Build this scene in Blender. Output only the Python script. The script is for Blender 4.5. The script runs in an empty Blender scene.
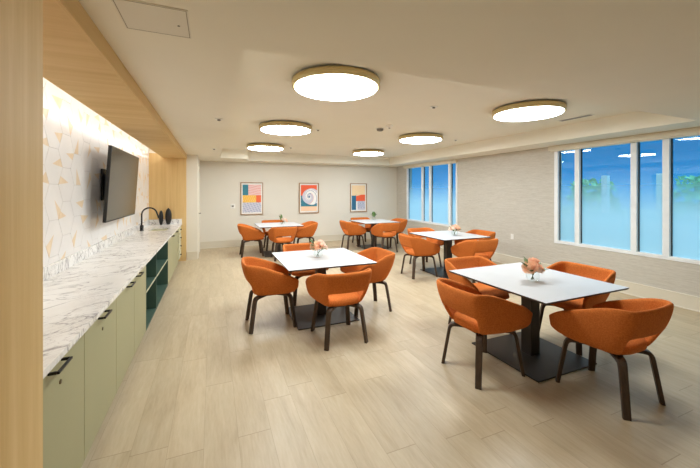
import bpy, bmesh, math, random
from mathutils import Vector, Matrix

random.seed(7)
S = bpy.context.scene
COL = S.collection
PI = math.pi

# ------------------------------------------------------------------ helpers
def link(o):
    COL.objects.link(o)
    return o

def new_mesh(name, bm, mats, parent=None, smooth=False, loc=None):
    me = bpy.data.meshes.new(name)
    bmesh.ops.recalc_face_normals(bm, faces=bm.faces[:])
    bm.to_mesh(me)
    bm.free()
    if not isinstance(mats, (list, tuple)):
        mats = [mats]
    for m in mats:
        me.materials.append(m)
    if smooth:
        for p in me.polygons:
            p.use_smooth = True
    o = link(bpy.data.objects.new(name, me))
    if parent is not None:
        o.parent = parent
    if loc is not None:
        o.location = loc
    return o

def tag(o, label=None, cat=None, group=None, kind=None):
    if label: o['label'] = label
    if cat: o['category'] = cat
    if group: o['group'] = group
    if kind: o['kind'] = kind
    return o

def empty(name, loc=(0, 0, 0), rz=0.0):
    o = link(bpy.data.objects.new(name, None))
    o.empty_display_size = 0.1
    o.location = loc
    o.rotation_euler = (0, 0, rz)
    return o

def copy_tree(o, parent=None):
    c = o.copy()
    COL.objects.link(c)
    if parent is not None:
        c.parent = parent
    for ch in list(o.children):
        copy_tree(ch, c)
    return c

def box(bm, x0, x1, y0, y1, z0, z1, mi=0, bev=0.0):
    r = bmesh.ops.create_cube(bm, size=1.0)
    vs = r['verts']
    for v in vs:
        v.co.x = x0 + (v.co.x + .5) * (x1 - x0)
        v.co.y = y0 + (v.co.y + .5) * (y1 - y0)
        v.co.z = z0 + (v.co.z + .5) * (z1 - z0)
    fs = list({f for v in vs for f in v.link_faces})
    for f in fs:
        f.material_index = mi
    if bev > 0:
        es = list({e for v in vs for e in v.link_edges})
        rr = bmesh.ops.bevel(bm, geom=es, offset=bev, segments=2, affect='EDGES', profile=.5)
        for f in rr['faces']:
            f.material_index = mi
    return fs

def poly(bm, pts, mi=0):
    f = bm.faces.new([bm.verts.new(p) for p in pts])
    f.material_index = mi
    return f

def cyl(bm, c, r0, r1, h, seg=32, mi=0, axis='Z'):
    rr = bmesh.ops.create_cone(bm, cap_ends=True, segments=seg, radius1=r0, radius2=r1, depth=h)
    M = Matrix.Translation((0, 0, h / 2))
    if axis == 'X':
        M = Matrix.Rotation(PI / 2, 4, 'Y') @ M
    if axis == '-X':
        M = Matrix.Rotation(-PI / 2, 4, 'Y') @ M
    if axis == '-Y':
        M = Matrix.Rotation(PI / 2, 4, 'X') @ M
    bmesh.ops.transform(bm, matrix=Matrix.Translation(c) @ M, verts=rr['verts'])
    for f in {f for v in rr['verts'] for f in v.link_faces}:
        f.material_index = mi

def lathe(bm, prof, seg=24, c=(0, 0, 0), mi=0, cap=True):
    rings = []
    for r, z in prof:
        rings.append([bm.verts.new((c[0] + r * math.cos(2 * PI * k / seg), c[1] + r * math.sin(2 * PI * k / seg), c[2] + z)) for k in range(seg)])
    for a, b in zip(rings, rings[1:]):
        for k in range(seg):
            f = bm.faces.new((a[k], a[(k + 1) % seg], b[(k + 1) % seg], b[k]))
            f.material_index = mi
            f.smooth = True
    if cap:
        bm.faces.new(rings[0][::-1]).material_index = mi
        bm.faces.new(rings[-1]).material_index = mi

def tube(bm, pts, rad, seg=10, mi=0):
    """round tube along pts; rad number or list"""
    pts = [Vector(p) for p in pts]
    n = len(pts)
    if not isinstance(rad, (list, tuple)):
        rad = [rad] * n
    rings = []
    ref = Vector((0.123, 0.987, 0.09)).normalized()
    for i, p in enumerate(pts):
        t = (pts[min(i + 1, n - 1)] - pts[max(i - 1, 0)]).normalized()
        a = t.cross(ref)
        if a.length < 1e-3:
            a = t.cross(Vector((1, 0, 0)))
        a.normalize()
        b = t.cross(a)
        rings.append([bm.verts.new(p + rad[i] * (a * math.cos(2 * PI * k / seg) + b * math.sin(2 * PI * k / seg))) for k in range(seg)])
    for r0, r1 in zip(rings, rings[1:]):
        for k in range(seg):
            f = bm.faces.new((r0[k], r0[(k + 1) % seg], r1[(k + 1) % seg], r1[k]))
            f.smooth = True
            f.material_index = mi
    bm.faces.new(rings[0]).material_index = mi
    bm.faces.new(rings[-1][::-1]).material_index = mi

def bez(p0, p1, p2, p3, n):
    out = []
    for i in range(n + 1):
        t = i / n
        out.append(tuple((1 - t) ** 3 * a + 3 * (1 - t) ** 2 * t * b + 3 * (1 - t) * t * t * c + t ** 3 * d for a, b, c, d in zip(p0, p1, p2, p3)))
    return out

# ---------------------------------------------------------------- materials
def srgb(r, g, b):
    f = lambda c: (c / 255 / 12.92) if c / 255 <= .04045 else ((c / 255 + .055) / 1.055) ** 2.4
    return (f(r), f(g), f(b), 1)

class NT:
    def __init__(s, name):
        s.m = bpy.data.materials.new(name)
        s.m.use_nodes = True
        s.t = s.m.node_tree
        s.b = s.t.nodes['Principled BSDF']
        s.out = s.t.nodes['Material Output']
    def n(s, typ, **kw):
        nd = s.t.nodes.new(typ)
        for k, v in kw.items():
            setattr(nd, k, v)
        return nd
    def l(s, a, b):
        s.t.links.new(a, b)
    def coord(s, scale=(1, 1, 1), out='Object', rot=(0, 0, 0)):
        tc = s.n('ShaderNodeTexCoord')
        mp = s.n('ShaderNodeMapping')
        mp.inputs['Scale'].default_value = scale
        mp.inputs['Rotation'].default_value = rot
        s.l(tc.outputs[out], mp.inputs['Vector'])
        return mp.outputs['Vector']
    def noise(s, vec, scale, detail=4, rough=.55, dist=0):
        nd = s.n('ShaderNodeTexNoise')
        nd.inputs['Scale'].default_value = scale
        nd.inputs['Detail'].default_value = detail
        nd.inputs['Roughness'].default_value = rough
        nd.inputs['Distortion'].default_value = dist
        if vec is not None:
            s.l(vec, nd.inputs['Vector'])
        return nd.outputs['Fac']
    def ramp(s, fac, stops):
        nd = s.n('ShaderNodeValToRGB')
        e = nd.color_ramp.elements
        while len(e) < len(stops):
            e.new(.5)
        for el, (p, c) in zip(e, stops):
            el.position = p
            el.color = c
        s.l(fac, nd.inputs['Fac'])
        return nd.outputs['Color']
    def math(s, op, a, b=None):
        nd = s.n('ShaderNodeMath', operation=op)
        for i, v in enumerate((a, b)):
            if v is None: continue
            if isinstance(v, (int, float)):
                nd.inputs[i].default_value = v
            else:
                s.l(v, nd.inputs[i])
        return nd.outputs[0]
    def mix(s, fac, a, b, mode='MIX'):
        nd = s.n('ShaderNodeMix', data_type='RGBA', blend_type=mode)
        for sock, v in ((nd.inputs[0], fac), (nd.inputs[6], a), (nd.inputs[7], b)):
            if isinstance(v, (int, float, tuple)):
                sock.default_value = v
            else:
                s.l(v, sock)
        return nd.outputs[2]
    def bump(s, h, strength=.2, dist=.01):
        nd = s.n('ShaderNodeBump')
        nd.inputs['Strength'].default_value = strength
        nd.inputs['Distance'].default_value = dist
        s.l(h, nd.inputs['Height'])
        s.l(nd.outputs['Normal'], s.b.inputs['Normal'])
    def base(s, c, rough=.5, metal=0, spec=.5):
        if isinstance(c, tuple):
            s.b.inputs['Base Color'].default_value = c
        else:
            s.l(c, s.b.inputs['Base Color'])
        s.b.inputs['Roughness'].default_value = rough
        s.b.inputs['Metallic'].default_value = metal
        s.b.inputs['Specular IOR Level'].default_value = spec
        return s.m

def plain(name, c, rough=.5, metal=0, spec=.5, var=.04, vscale=6):
    t = NT(name)
    f = t.noise(t.coord(), vscale, 3)
    lo = tuple(x * (1 - var) for x in c[:3]) + (1,)
    hi = tuple(min(1, x * (1 + var)) for x in c[:3]) + (1,)
    return t.base(t.ramp(f, [(.3, lo), (.7, hi)]), rough, metal, spec)

def paint(name, c, rough=.75):
    t = NT(name)
    v = t.coord()
    t.bump(t.noise(v, 180, 2), .05, .002)
    f = t.noise(v, 2.0, 2)
    lo = tuple(x * .98 for x in c[:3]) + (1,)
    return t.base(t.ramp(f, [(.3, lo), (.7, c)]), rough, 0, .25)

M = {}
M['wall'] = paint('wall_paint', srgb(226, 219, 205))
M['ceil'] = paint('ceiling_paint', srgb(236, 229, 212))
M['trimw'] = paint('trim_paint', srgb(226, 219, 203), .5)
M['floorbase'] = paint('baseboard_paint', srgb(218, 209, 190), .5)
M['winframe'] = plain('window_frame_white', srgb(235, 236, 236), .4)
M['shade'] = plain('shade_fabric', srgb(222, 213, 192), .6)

def wallpaper():
    t = NT('woven_wallcovering')
    v = t.coord((1, 1.6, 26))
    f1 = t.noise(v, 2.2, 5, .62, .6)
    v2 = t.coord((1, 9, 120))
    f2 = t.noise(v2, 1.5, 3, .6)
    c = t.ramp(f1, [(.25, srgb(180, 171, 157)), (.5, srgb(198, 191, 178)), (.75, srgb(212, 206, 195))])
    c = t.mix(.35, c, t.ramp(f2, [(.3, srgb(172, 163, 149)), (.7, srgb(217, 211, 200))]))
    t.bump(f1, .25, .004)
    return t.base(c, .7, 0, .3)
M['paper'] = wallpaper()

def wood(name, c0, c1, c2, scale, rough=.5):
    t = NT(name)
    v = t.coord(scale)
    f = t.noise(v, 1.0, 6, .6, .35)
    f2 = t.noise(v, 6.0, 3, .6)
    c = t.ramp(f, [(.28, c0), (.5, c1), (.72, c2)])
    c = t.mix(.18, c, t.ramp(f2, [(.3, c0), (.7, c2)]))
    t.bump(f2, .06, .002)
    return t.base(c, rough, 0, .15)
OAK = (srgb(200, 163, 106), srgb(212, 178, 122), srgb(223, 192, 138))
M['oak_v'] = wood('oak_veneer_vertical', *OAK, (16, 16, .55))
M['oak_x'] = wood('oak_veneer_crosswise', *OAK, (.5, 9, 9))
M['oak_y'] = wood('oak_veneer_lengthwise', *OAK, (9, .4, 9))

def floor_mat():
    t = NT('plank_floor')
    tc = t.n('ShaderNodeTexCoord')
    sp = t.n('ShaderNodeSeparateXYZ')
    t.l(tc.outputs['Object'], sp.inputs[0])
    W, L = .206, 1.22
    X = t.math('DIVIDE', t.math('ADD', sp.outputs['X'], .05), W)
    row = t.math('FLOOR', X)
    fx = t.math('FRACT', X)
    wn = t.n('ShaderNodeTexWhiteNoise', noise_dimensions='1D')
    t.l(row, wn.inputs['W'])
    Y = t.math('ADD', t.math('DIVIDE', sp.outputs['Y'], L), t.math('MULTIPLY', wn.outputs['Value'], 1.0))
    cell = t.math('FLOOR', Y)
    fy = t.math('FRACT', Y)
    cb = t.n('ShaderNodeCombineXYZ')
    t.l(row, cb.inputs[0]); t.l(cell, cb.inputs[1])
    w2 = t.n('ShaderNodeTexWhiteNoise', noise_dimensions='2D')
    t.l(cb.outputs[0], w2.inputs['Vector'])
    # grain, offset per plank
    off = t.n('ShaderNodeVectorMath', operation='MULTIPLY')
    t.l(w2.outputs['Color'], off.inputs[0]); off.inputs[1].default_value = (7, 7, 7)
    ad = t.n('ShaderNodeVectorMath', operation='ADD')
    t.l(tc.outputs['Object'], ad.inputs[0]); t.l(off.outputs[0], ad.inputs[1])
    mp = t.n('ShaderNodeMapping'); mp.inputs['Scale'].default_value = (7, .9, 1)
    t.l(ad.outputs[0], mp.inputs['Vector'])
    g = t.noise(mp.outputs[0], 1.6, 6, .6, .8)
    g2 = t.noise(mp.outputs[0], 9, 3, .6)
    c = t.ramp(g, [(.25, srgb(176, 155, 124)), (.5, srgb(193, 173, 142)), (.75, srgb(203, 186, 157))])
    c = t.mix(.25, c, t.ramp(g2, [(.3, srgb(172, 151, 119)), (.7, srgb(206, 190, 162))]))
    tone = t.ramp(w2.outputs['Value'], [(0, (.90, .895, .88, 1)), (1, (1.0, 1.0, 1.0, 1))])
    c = t.mix(1.0, c, tone, 'MULTIPLY')
    # joints
    ex = t.math('MULTIPLY', t.math('MINIMUM', fx, t.math('SUBTRACT', 1.0, fx)), W)
    ey = t.math('MULTIPLY', t.math('MINIMUM', fy, t.math('SUBTRACT', 1.0, fy)), L)
    jx = t.math('LESS_THAN', ex, .0013)
    jy = t.math('LESS_THAN', ey, .0026)
    c = t.mix(t.math('MULTIPLY', jx, .5), c, srgb(150, 128, 98))
    c = t.mix(t.math('MULTIPLY', jy, .6), c, srgb(140, 118, 88))
    h = t.math('SUBTRACT', t.math('MULTIPLY', g2, .15), t.math('MAXIMUM', jx, jy))
    t.bump(h, .12, .003)
    return t.base(c, .42, 0, .4)
M['floor'] = floor_mat()

def marble():
    t = NT('veined_marble')
    v = t.coord((1, 1, 1), rot=(0, 0, .9))
    n1 = t.n('ShaderNodeTexNoise'); n1.inputs['Scale'].default_value = 2.2; n1.inputs['Detail'].default_value = 6; n1.inputs['Distortion'].default_value = 1.4
    mp = t.n('ShaderNodeMapping'); mp.inputs['Scale'].default_value = (2.2, 1.0, 1.4); t.l(v, mp.inputs['Vector'])
    t.l(mp.outputs[0], n1.inputs['Vector'])
    d = t.math('ABSOLUTE', t.math('SUBTRACT', n1.outputs['Fac'], .5))
    vein = t.ramp(d, [(0, srgb(140, 136, 138)), (.006, srgb(196, 192, 192)), (.025, (1, 1, 1, 1))])
    n2 = t.noise(mp.outputs[0], 7, 5, .65, 1.2)
    d2 = t.math('ABSOLUTE', t.math('SUBTRACT', n2, .5))
    v2 = t.ramp(d2, [(0, srgb(196, 190, 192)), (.012, srgb(232, 229, 228)), (.03, (1, 1, 1, 1))])
    gate = t.ramp(t.noise(v, 1.3, 2), [(.45, (0, 0, 0, 1)), (.62, (1, 1, 1, 1))])
    b = t.ramp(t.noise(v, 1.7, 4), [(.35, srgb(228, 223, 216)), (.65, srgb(243, 240, 236))])
    c = t.mix(.8, b, vein, 'MULTIPLY')
    m2 = t.mix(gate, (1, 1, 1, 1), v2)
    c = t.mix(.9, c, m2, 'MULTIPLY')
    return t.base(c, .22, 0, .5)
M['marble'] = marble()

def fabric():
    t = NT('orange_wool')
    v = t.coord()
    f1 = t.noise(v, 95, 3, .7)
    f2 = t.noise(v, 420, 2, .7)
    c = t.ramp(f1, [(.32, srgb(176, 88, 32)), (.5, srgb(200, 108, 47)), (.68, srgb(216, 128, 64))])
    c = t.mix(.4, c, t.ramp(f2, [(.3, srgb(176, 86, 32)), (.7, srgb(222, 135, 68))]))
    t.bump(f2, .25, .002)
    t.b.inputs['Sheen Weight'].default_value = .1
    t.b.inputs['Sheen Roughness'].default_value = .5
    t.b.inputs['Sheen Tint'].default_value = srgb(255, 190, 130)
    return t.base(c, .92, 0, .15)
M['fabric'] = fabric()
M['legwood'] = wood('dark_stained_leg', srgb(66, 53, 44), srgb(82, 67, 56), srgb(98, 82, 70), (30, 30, 3), .42)
M['laminate'] = plain('white_laminate', srgb(198, 197, 197), .38, var=.01)
M['darkedge'] = plain('dark_table_edge', srgb(62, 52, 46), .5)
M['bronze'] = plain('dark_bronze_metal', srgb(62, 55, 49), .45, .35, .5, var=.05, vscale=3)
M['sage'] = plain('sage_laminate', srgb(160, 155, 118), .5, var=.02, vscale=2)
M['sagedk'] = plain('dark_green_interior', srgb(60, 84, 70), .55, var=.05)
M['shelfedge'] = plain('pale_shelf_edge', srgb(196, 192, 160), .5)
M['black'] = plain('matte_black_metal', srgb(24, 22, 21), .4, .3)
M['brass'] = plain('aged_lock_metal', srgb(120, 104, 76), .4, .8)
M['screen'] = plain('dark_screen', srgb(42, 39, 34), .16, 0, .6, var=.02)
M['bezel'] = plain('bezel_black', srgb(20, 19, 18), .45)
M['gold'] = plain('champagne_metal', srgb(206, 184, 130), .42, .3, .5, var=.03)
M['ceramicw'] = plain('white_ceramic', srgb(238, 236, 232), .2)
M['plastic'] = plain('white_plastic', srgb(234, 230, 222), .4)
M['grey'] = plain('grey_detail', srgb(120, 114, 104), .5)
M['frameoak'] = wood('picture_frame_wood', srgb(150, 116, 84), srgb(168, 132, 98), srgb(184, 150, 114), (20, 20, 2), .45)
M['paperw'] = plain('mat_board', srgb(240, 236, 228), .8, var=.01)
M['tilew'] = plain('white_glazed_tile', srgb(232, 227, 222), .3, var=.04, vscale=3)
M['tilec'] = wood('cream_tile_inlay', srgb(222, 196, 160), srgb(230, 207, 174), srgb(238, 218, 190), (10, 10, 4), .35)
M['grout'] = plain('pale_grout', srgb(206, 200, 194), .8)

def emit(name, col, strength):
    t = NT(name)
    e = t.n('ShaderNodeEmission')
    e.inputs['Color'].default_value = col
    e.inputs['Strength'].default_value = strength
    t.l(e.outputs[0], t.out.inputs['Surface'])
    return t.m
LAMP = 35.0
M['lamp'] = emit('lit_diffuser', (.86, .95, 1.0, 1), LAMP)
M['led'] = emit('led_strip', (.95, .97, 1.0, 1), 16.0)

def glass_vase():
    t = NT('clear_glass')
    tr = t.n('ShaderNodeBsdfTransparent'); tr.inputs[0].default_value = (.97, .985, .98, 1)
    gl = t.n('ShaderNodeBsdfGlossy'); gl.inputs['Roughness'].default_value = .03
    fr = t.n('ShaderNodeLayerWeight'); fr.inputs['Blend'].default_value = .25
    mx = t.n('ShaderNodeMixShader')
    t.l(t.math('MULTIPLY', t.math('POWER', fr.outputs['Facing'], 2.0), .35), mx.inputs[0]); t.l(tr.outputs[0], mx.inputs[1]); t.l(gl.outputs[0], mx.inputs[2])
    t.l(mx.outputs[0], t.out.inputs['Surface'])
    return t.m
M['glass'] = glass_vase()

def frosted(z0, z1):
    """clear glass above, dotted gradient film fading to full frost below"""
    t = NT('gradient_frosted_glass')
    tc = t.n('ShaderNodeTexCoord')
    sp = t.n('ShaderNodeSeparateXYZ')
    t.l(tc.outputs['Object'], sp.inputs[0])
    mr = t.n('ShaderNodeMapRange', interpolation_type='SMOOTHSTEP')
    mr.inputs['From Min'].default_value = z1
    mr.inputs['From Max'].default_value = z0
    t.l(sp.outputs['Z'], mr.inputs['Value'])
    tr = t.n('ShaderNodeBsdfTransparent'); tr.inputs[0].default_value = (.62, .86, 1.0, 1)
    tl = t.n('ShaderNodeBsdfTranslucent'); tl.inputs[0].default_value = (.82, .93, 1.0, 1)
    df = t.n('ShaderNodeBsdfDiffuse'); df.inputs[0].default_value = (.7, .78, .82, 1)
    fm = t.n('ShaderNodeMixShader'); fm.inputs[0].default_value = .16
    t.l(tl.outputs[0], fm.inputs[1]); t.l(df.outputs[0], fm.inputs[2])
    m1 = t.n('ShaderNodeMixShader')
    t.l(mr.outputs[0], m1.inputs[0]); t.l(tr.outputs[0], m1.inputs[1]); t.l(fm.outputs[0], m1.inputs[2])
    gl = t.n('ShaderNodeBsdfGlossy'); gl.inputs['Roughness'].default_value = .02
    fr = t.n('ShaderNodeFresnel'); fr.inputs['IOR'].default_value = 1.85
    m2 = t.n('ShaderNodeMixShader')
    t.l(t.math('MULTIPLY', fr.outputs[0], t.math('SUBTRACT', 1.0, t.math('MULTIPLY', mr.outputs[0], .75))), m2.inputs[0]); t.l(m1.outputs[0], m2.inputs[1]); t.l(gl.outputs[0], m2.inputs[2])
    t.l(m2.outputs[0], t.out.inputs['Surface'])
    return t.m
M['frost'] = frosted(1.08, 2.0)

# ---------------------------------------------------------------- room data
CZ = 2.44            # lower ceiling
TZ = 2.68            # tray ceiling
XR = 5.95            # right wall
YB = 10.05           # back wall
YF = -2.6            # wall behind the viewpoint
XN = -.546           # fascia / wood panel plane
XT = -1.30           # tiled wall
YP = 8.45            # far end panel of the niche
YN = 1.476           # near end panel of the niche

def struct(name, bm, mats, parent=None, label=None, cat=None):
    o = new_mesh(name, bm, mats, parent)
    if parent is None:
        o['kind'] = 'structure'
        if label: o['label'] = label
        if cat: o['category'] = cat
    return o

bm = bmesh.new(); box(bm, -1.5, XR + .2, YF - .1, YB + .15, -.1, 0)
struct('floor', bm, M['floor'], None, 'pale wood look plank floor of the whole room', 'floor')

# ceiling: lower border, tray walls, raised field (far edge of the tray steps back)
TX0, TX1, TY0 = .18, 5.32, 2.04
TYA, TYB, TXS = 9.0, 9.45, .86
bm = bmesh.new()
e = .12
def slab(x0, x1, y0, y1): box(bm, x0, x1, y0, y1, CZ, CZ + e)
slab(-1.5, XR + .2, YF - .1, YN)
slab(-1.02, XR + .2, YN, TY0)
slab(-1.02, TX0, TY0, YP)
slab(-1.5, TX0, YP, YB + .15)
box(bm, -1.5, -1.0, YN - .1, YP + .1, 2.66, 2.74)
box(bm, -1.02, -.98, YN, YP, CZ + e, 2.66)
box(bm, -1.5, -1.0, YN - .06, YN, CZ + e, 2.66)
box(bm, -1.5, -1.0, YP, YP + .06, CZ + e, 2.66)
slab(TX1, XR + .2, TY0, YB + .15)
slab(TX0, TXS, TYA, YB + .15)
slab(TXS, TX1, TYB, YB + .15)
box(bm, TX0 - .08, TX0, TY0 - .08, TYA + .5, CZ + e, TZ)
box(bm, TX1, TX1 + .08, TY0 - .08, TYB + .08, CZ + e, TZ)
box(bm, TX0, TX1, TY0 - .08, TY0, CZ + e, TZ)
box(bm, TX0, TXS, TYA, TYA + .5, CZ + e, TZ)
box(bm, TXS, TX1 + .08, TYB, TYB + .08, CZ + e, TZ)
box(bm, TX0 - .1, TX1 + .1, TY0 - .1, TYB + .2, TZ, TZ + .1)
struct('ceiling', bm, M['ceil'], None, 'cream ceiling with a raised tray in its middle', 'ceiling')

bm = bmesh.new(); box(bm, -.326, XR + .2, YB, YB + .15, 0, CZ + .1)
struct('wall_back', bm, M['wall'], None, 'plain warm grey far wall hung with three prints', 'wall')
bm = bmesh.new(); box(bm, -1.5, XR + .2, YF - .15, YF, 0, CZ + .1)
struct('wall_front', bm, M['wall'], None, 'plain wall behind the viewpoint', 'wall')
bm = bmesh.new()
box(bm, -1.5, XN, YF, .9, 0, CZ + .05)
box(bm, -1.5, -.326, 8.5, YB + .15, 0, CZ + .05)
struct('wall_left', bm, M['wall'], None, 'plain white wall pier beyond the oak lined counter niche', 'wall')

# tiled wall of the niche: hexagonal tiles with cream corner inlays
bm = bmesh.new()
box(bm, -1.5, XT - .006, .9, 8.5, 0, 2.66, 2)
rnd = random.Random(3)
R = .185
dy, dz = 1.5 * R, math.sqrt(3) * R
ncol = int(7.2 / dy) + 2
def clip_poly(pts, ax, lim, keep_less):
    out = []
    for i in range(len(pts)):
        a, b = pts[i], pts[(i + 1) % len(pts)]
        ia = (a[ax] <= lim) == keep_less or a[ax] == lim
        ib = (b[ax] <= lim) == keep_less or b[ax] == lim
        if ia: out.append(a)
        if ia != ib:
            t = (lim - a[ax]) / (b[ax] - a[ax])
            out.append((a[0] + t * (b[0] - a[0]), a[1] + t * (b[1] - a[1])))
    return out
for ci in range(ncol):
    cy = 1.5 + ci * dy
    for ri in range(-1, 8):
        cz = .86 + ri * dz + (dz / 2 if ci % 2 else 0)
        hexp = [(cy + (R - .0025) * math.cos(k * PI / 3), cz + (R - .0025) * math.sin(k * PI / 3)) for k in range(6)]
        k0 = rnd.randrange(6)
        A, B, C = hexp[k0], hexp[(k0 + 1) % 6], hexp[(k0 - 1) % 6]
        f1 = rnd.uniform(.45, .7)
        if rnd.random() < .5: B, C = C, B
        P1 = (A[0] + (B[0] - A[0]) * f1, A[1] + (B[1] - A[1]) * f1)
        D = hexp[(k0 + 3) % 6]
        f2 = rnd.uniform(.42, .62)
        P2 = (A[0] + (D[0] - A[0]) * f2 + (B[0] - A[0]) * .12, A[1] + (D[1] - A[1]) * f2 + (B[1] - A[1]) * .12)
        step = 1 if B == hexp[(k0 + 1) % 6] else -1
        rim = [hexp[(k0 + step * j) % 6] for j in range(1, 6)]
        for pts, mi in (([A, P1, P2], 1), ([P1, rim[0], rim[1], P2], 0), ([P2] + rim[1:4], 0), ([P2] + rim[3:5] + [A], 0)):
            for ax, lim, kl in ((0, YP - .002, True), (0, YN, False), (1, 2.655, True), (1, .87, False)):
                if len(pts) > 2: pts = clip_poly(pts, ax, lim, kl)
            if len(pts) > 2:
                f = poly(bm, [(XT, p[0], p[1]) for p in pts], mi)
                ex = bmesh.ops.extrude_face_region(bm, geom=[f])
                vs = [g for g in ex['geom'] if isinstance(g, bmesh.types.BMVert)]
                for v in vs: v.co.x -= .007
                for g in ex['geom']:
                    if isinstance(g, bmesh.types.BMFace):
                        g.material_index = mi
                        for ed in g.edges:
                            for lf in ed.link_faces:
                                lf.material_index = mi
struct('wall_tiled', bm, [M['tilew'], M['tilec'], M['grout']], None, 'white hexagon tiled wall with cream corner inlays behind the counter', 'wall')

# oak lining of the niche
bm = bmesh.new(); box(bm, -1.5, XN, .9, YN, 0, CZ, 0)
struct('trim_1', bm, M['oak_v'], None, 'light oak end panel nearest the viewpoint, left of the counter', 'panel')
bm = bmesh.new(); box(bm, XT, XN - .012, YP, 8.5, 0, CZ, 0)
struct('trim_2', bm, M['oak_v'], None, 'light oak end panel at the far end of the counter', 'panel')
bm = bmesh.new(); box(bm, -1.02, XN - .02, YN, YP, 2.342, CZ, 0)
so = struct('trim_3', bm, M['oak_x'], None, 'light oak soffit over the marble counter', 'soffit')
bm = bmesh.new(); box(bm, XN - .02, XN, YN, 8.5, 2.338, CZ, 0)
fa = new_mesh('fascia', bm, M['oak_y'], so)

# right wall with two window openings
WINS = [(6.94, 9.40), (1.35, 4.27)]
WZ0, WZ1 = .66, 2.40
bm = bmesh.new()
segs = [(YF - .1, 1.35), (4.27, 6.94), (9.40, YB + .15)]
for a, b in segs: box(bm, XR, XR + .2, a, b, 0, CZ + .05)
for a, b in WINS:
    box(bm, XR, XR + .2, a, b, 0, WZ0)
    box(bm, XR, XR + .2, a, b, WZ1, CZ + .05)
struct('wall_right', bm, M['paper'], None, 'right hand wall in grey beige woven wallcovering with two windows', 'wall')

mull = {0: [(9.40, 9.33), (8.56, 8.48), (8.17, 8.08), (7.30, 7.21), (7.0, 6.94)],
        1: [(4.27, 4.20), (3.89, 3.81), (3.04, 2.96), (2.65, 2.57), (1.80, 1.72), (1.42, 1.35)]}
for wi, (a, b) in enumerate(WINS):
    bm = bmesh.new()
    fx0, fx1 = XR - .012, XR + .075
    box(bm, fx0, fx1, a, b, WZ0 - .035, WZ0 + .02, 0, .003)
    box(bm, fx0, fx1, a, b, WZ1 - .06, WZ1, 0)
    for m1, m0 in mull[wi]:
        box(bm, fx0, fx1, m0, m1, WZ0 + .02, WZ1 - .06, 0, .003)
    w = struct('window_%d' % (wi + 1), bm, M['winframe'], None,
               ['white framed frosted window at the far end of the right wall', 'wide white framed frosted window nearest on the right wall'][wi], 'window')
    for (m1, m0), (n1, n0) in zip(mull[wi], mull[wi][1:]):
        bm = bmesh.new()
        poly(bm, [(XR + .045, n1, WZ0 + .02), (XR + .045, m0, WZ0 + .02), (XR + .045, m0, WZ1 - .06), (XR + .045, n1, WZ1 - .06)])
        pn = new_mesh('pane', bm, M['frost'], w)
        if pn.data.polygons[0].normal.x > 0: pn.data.flip_normals()
        bm = bmesh.new()
        for q0, q1 in ((n1, n1 + .012), (m0 - .012, m0)):
            box(bm, XR + .035, XR + .06, q0, q1, WZ0 + .02, WZ1 - .06)
        new_mesh('glazing_gasket', bm, M['bezel'], w)

# roller shade cassettes above the windows
for wi, (a, b) in enumerate(((6.90, 9.46), (1.3, 4.33))):
    bm = bmesh.new(); box(bm, XR - .10, XR - .001, a, b, 2.353, CZ - .002, 0, .004)
    r = tag(empty('roller_shade', (0, 0, 0)), ['cream roller shade cassette above the far window', 'cream roller shade cassette above the wide near window'][wi], 'shade')
    new_mesh('cassette', bm, M['shade'], r)
    bm = bmesh.new(); box(bm, XR - .075, XR - .055, a + .03, b - .03, 2.335, 2.353, 0, .003)
    new_mesh('hem_bar', bm, M['shade'], r)

# baseboards
def baseboard(name, x0, x1, y0, y1, cap, lab):
    bm = bmesh.new()
    box(bm, x0, x1, y0, y1, 0, .185)
    b = struct(name, bm, M['floorbase'], None, lab, 'baseboard')
    bm = bmesh.new(); box(bm, *cap, .185, .2, 0, .004); new_mesh('cap_moulding', bm, M['trimw'], b)
    if name in ('baseboard_right', 'baseboard_back'):
        bm = bmesh.new()
        if name == 'baseboard_right': box(bm, x0 - .014, x0, y0, y1, 0, .018, 0, .004)
        else: box(bm, x0, x1, y0 - .014, y0, 0, .018, 0, .004)
        new_mesh('shoe_moulding', bm, M['trimw'], b)
baseboard('baseboard_right', XR - .014, XR, YF, YB, (XR - .02, XR, YF, YB), 'cream baseboard along the right wall under the windows')
baseboard('baseboard_back', -.326, XR - .02, YB - .014, YB, (-.326, XR - .02, YB - .02, YB), 'cream baseboard along the far wall')
baseboard('baseboard_left', -.55, -.326, 8.486, 8.5, (-.55, -.32, 8.48, 8.5), 'cream baseboard on the white pier past the counter')

# door seen edge-on in the left wall past the pier
bm = bmesh.new()
for a, b in ((8.62, 8.70), (9.58, 9.66)): box(bm, -.326, -.302, a, b, 0, 2.12, 0, .003)
box(bm, -.326, -.302, 8.62, 9.66, 2.12, 2.2, 0, .003)
d = struct('door_1', bm, M['trimw'], None, 'white framed door seen edge on past the white pier', 'door')
bm = bmesh.new(); box(bm, -.324, -.314, 8.70, 9.58, 0.005, 2.12); new_mesh('door_leaf', bm, M['trimw'], d)
bm = bmesh.new(); cyl(bm, (-.314, 8.78, 1.06), .022, .022, .012, 16, 0, 'X'); tube(bm, [(-.302, 8.78, 1.06), (-.268, 8.78, 1.06), (-.264, 8.80, 1.06), (-.264, 8.89, 1.06)], .008, 8)
new_mesh('door_handle', bm, M['black'], d)

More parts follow.
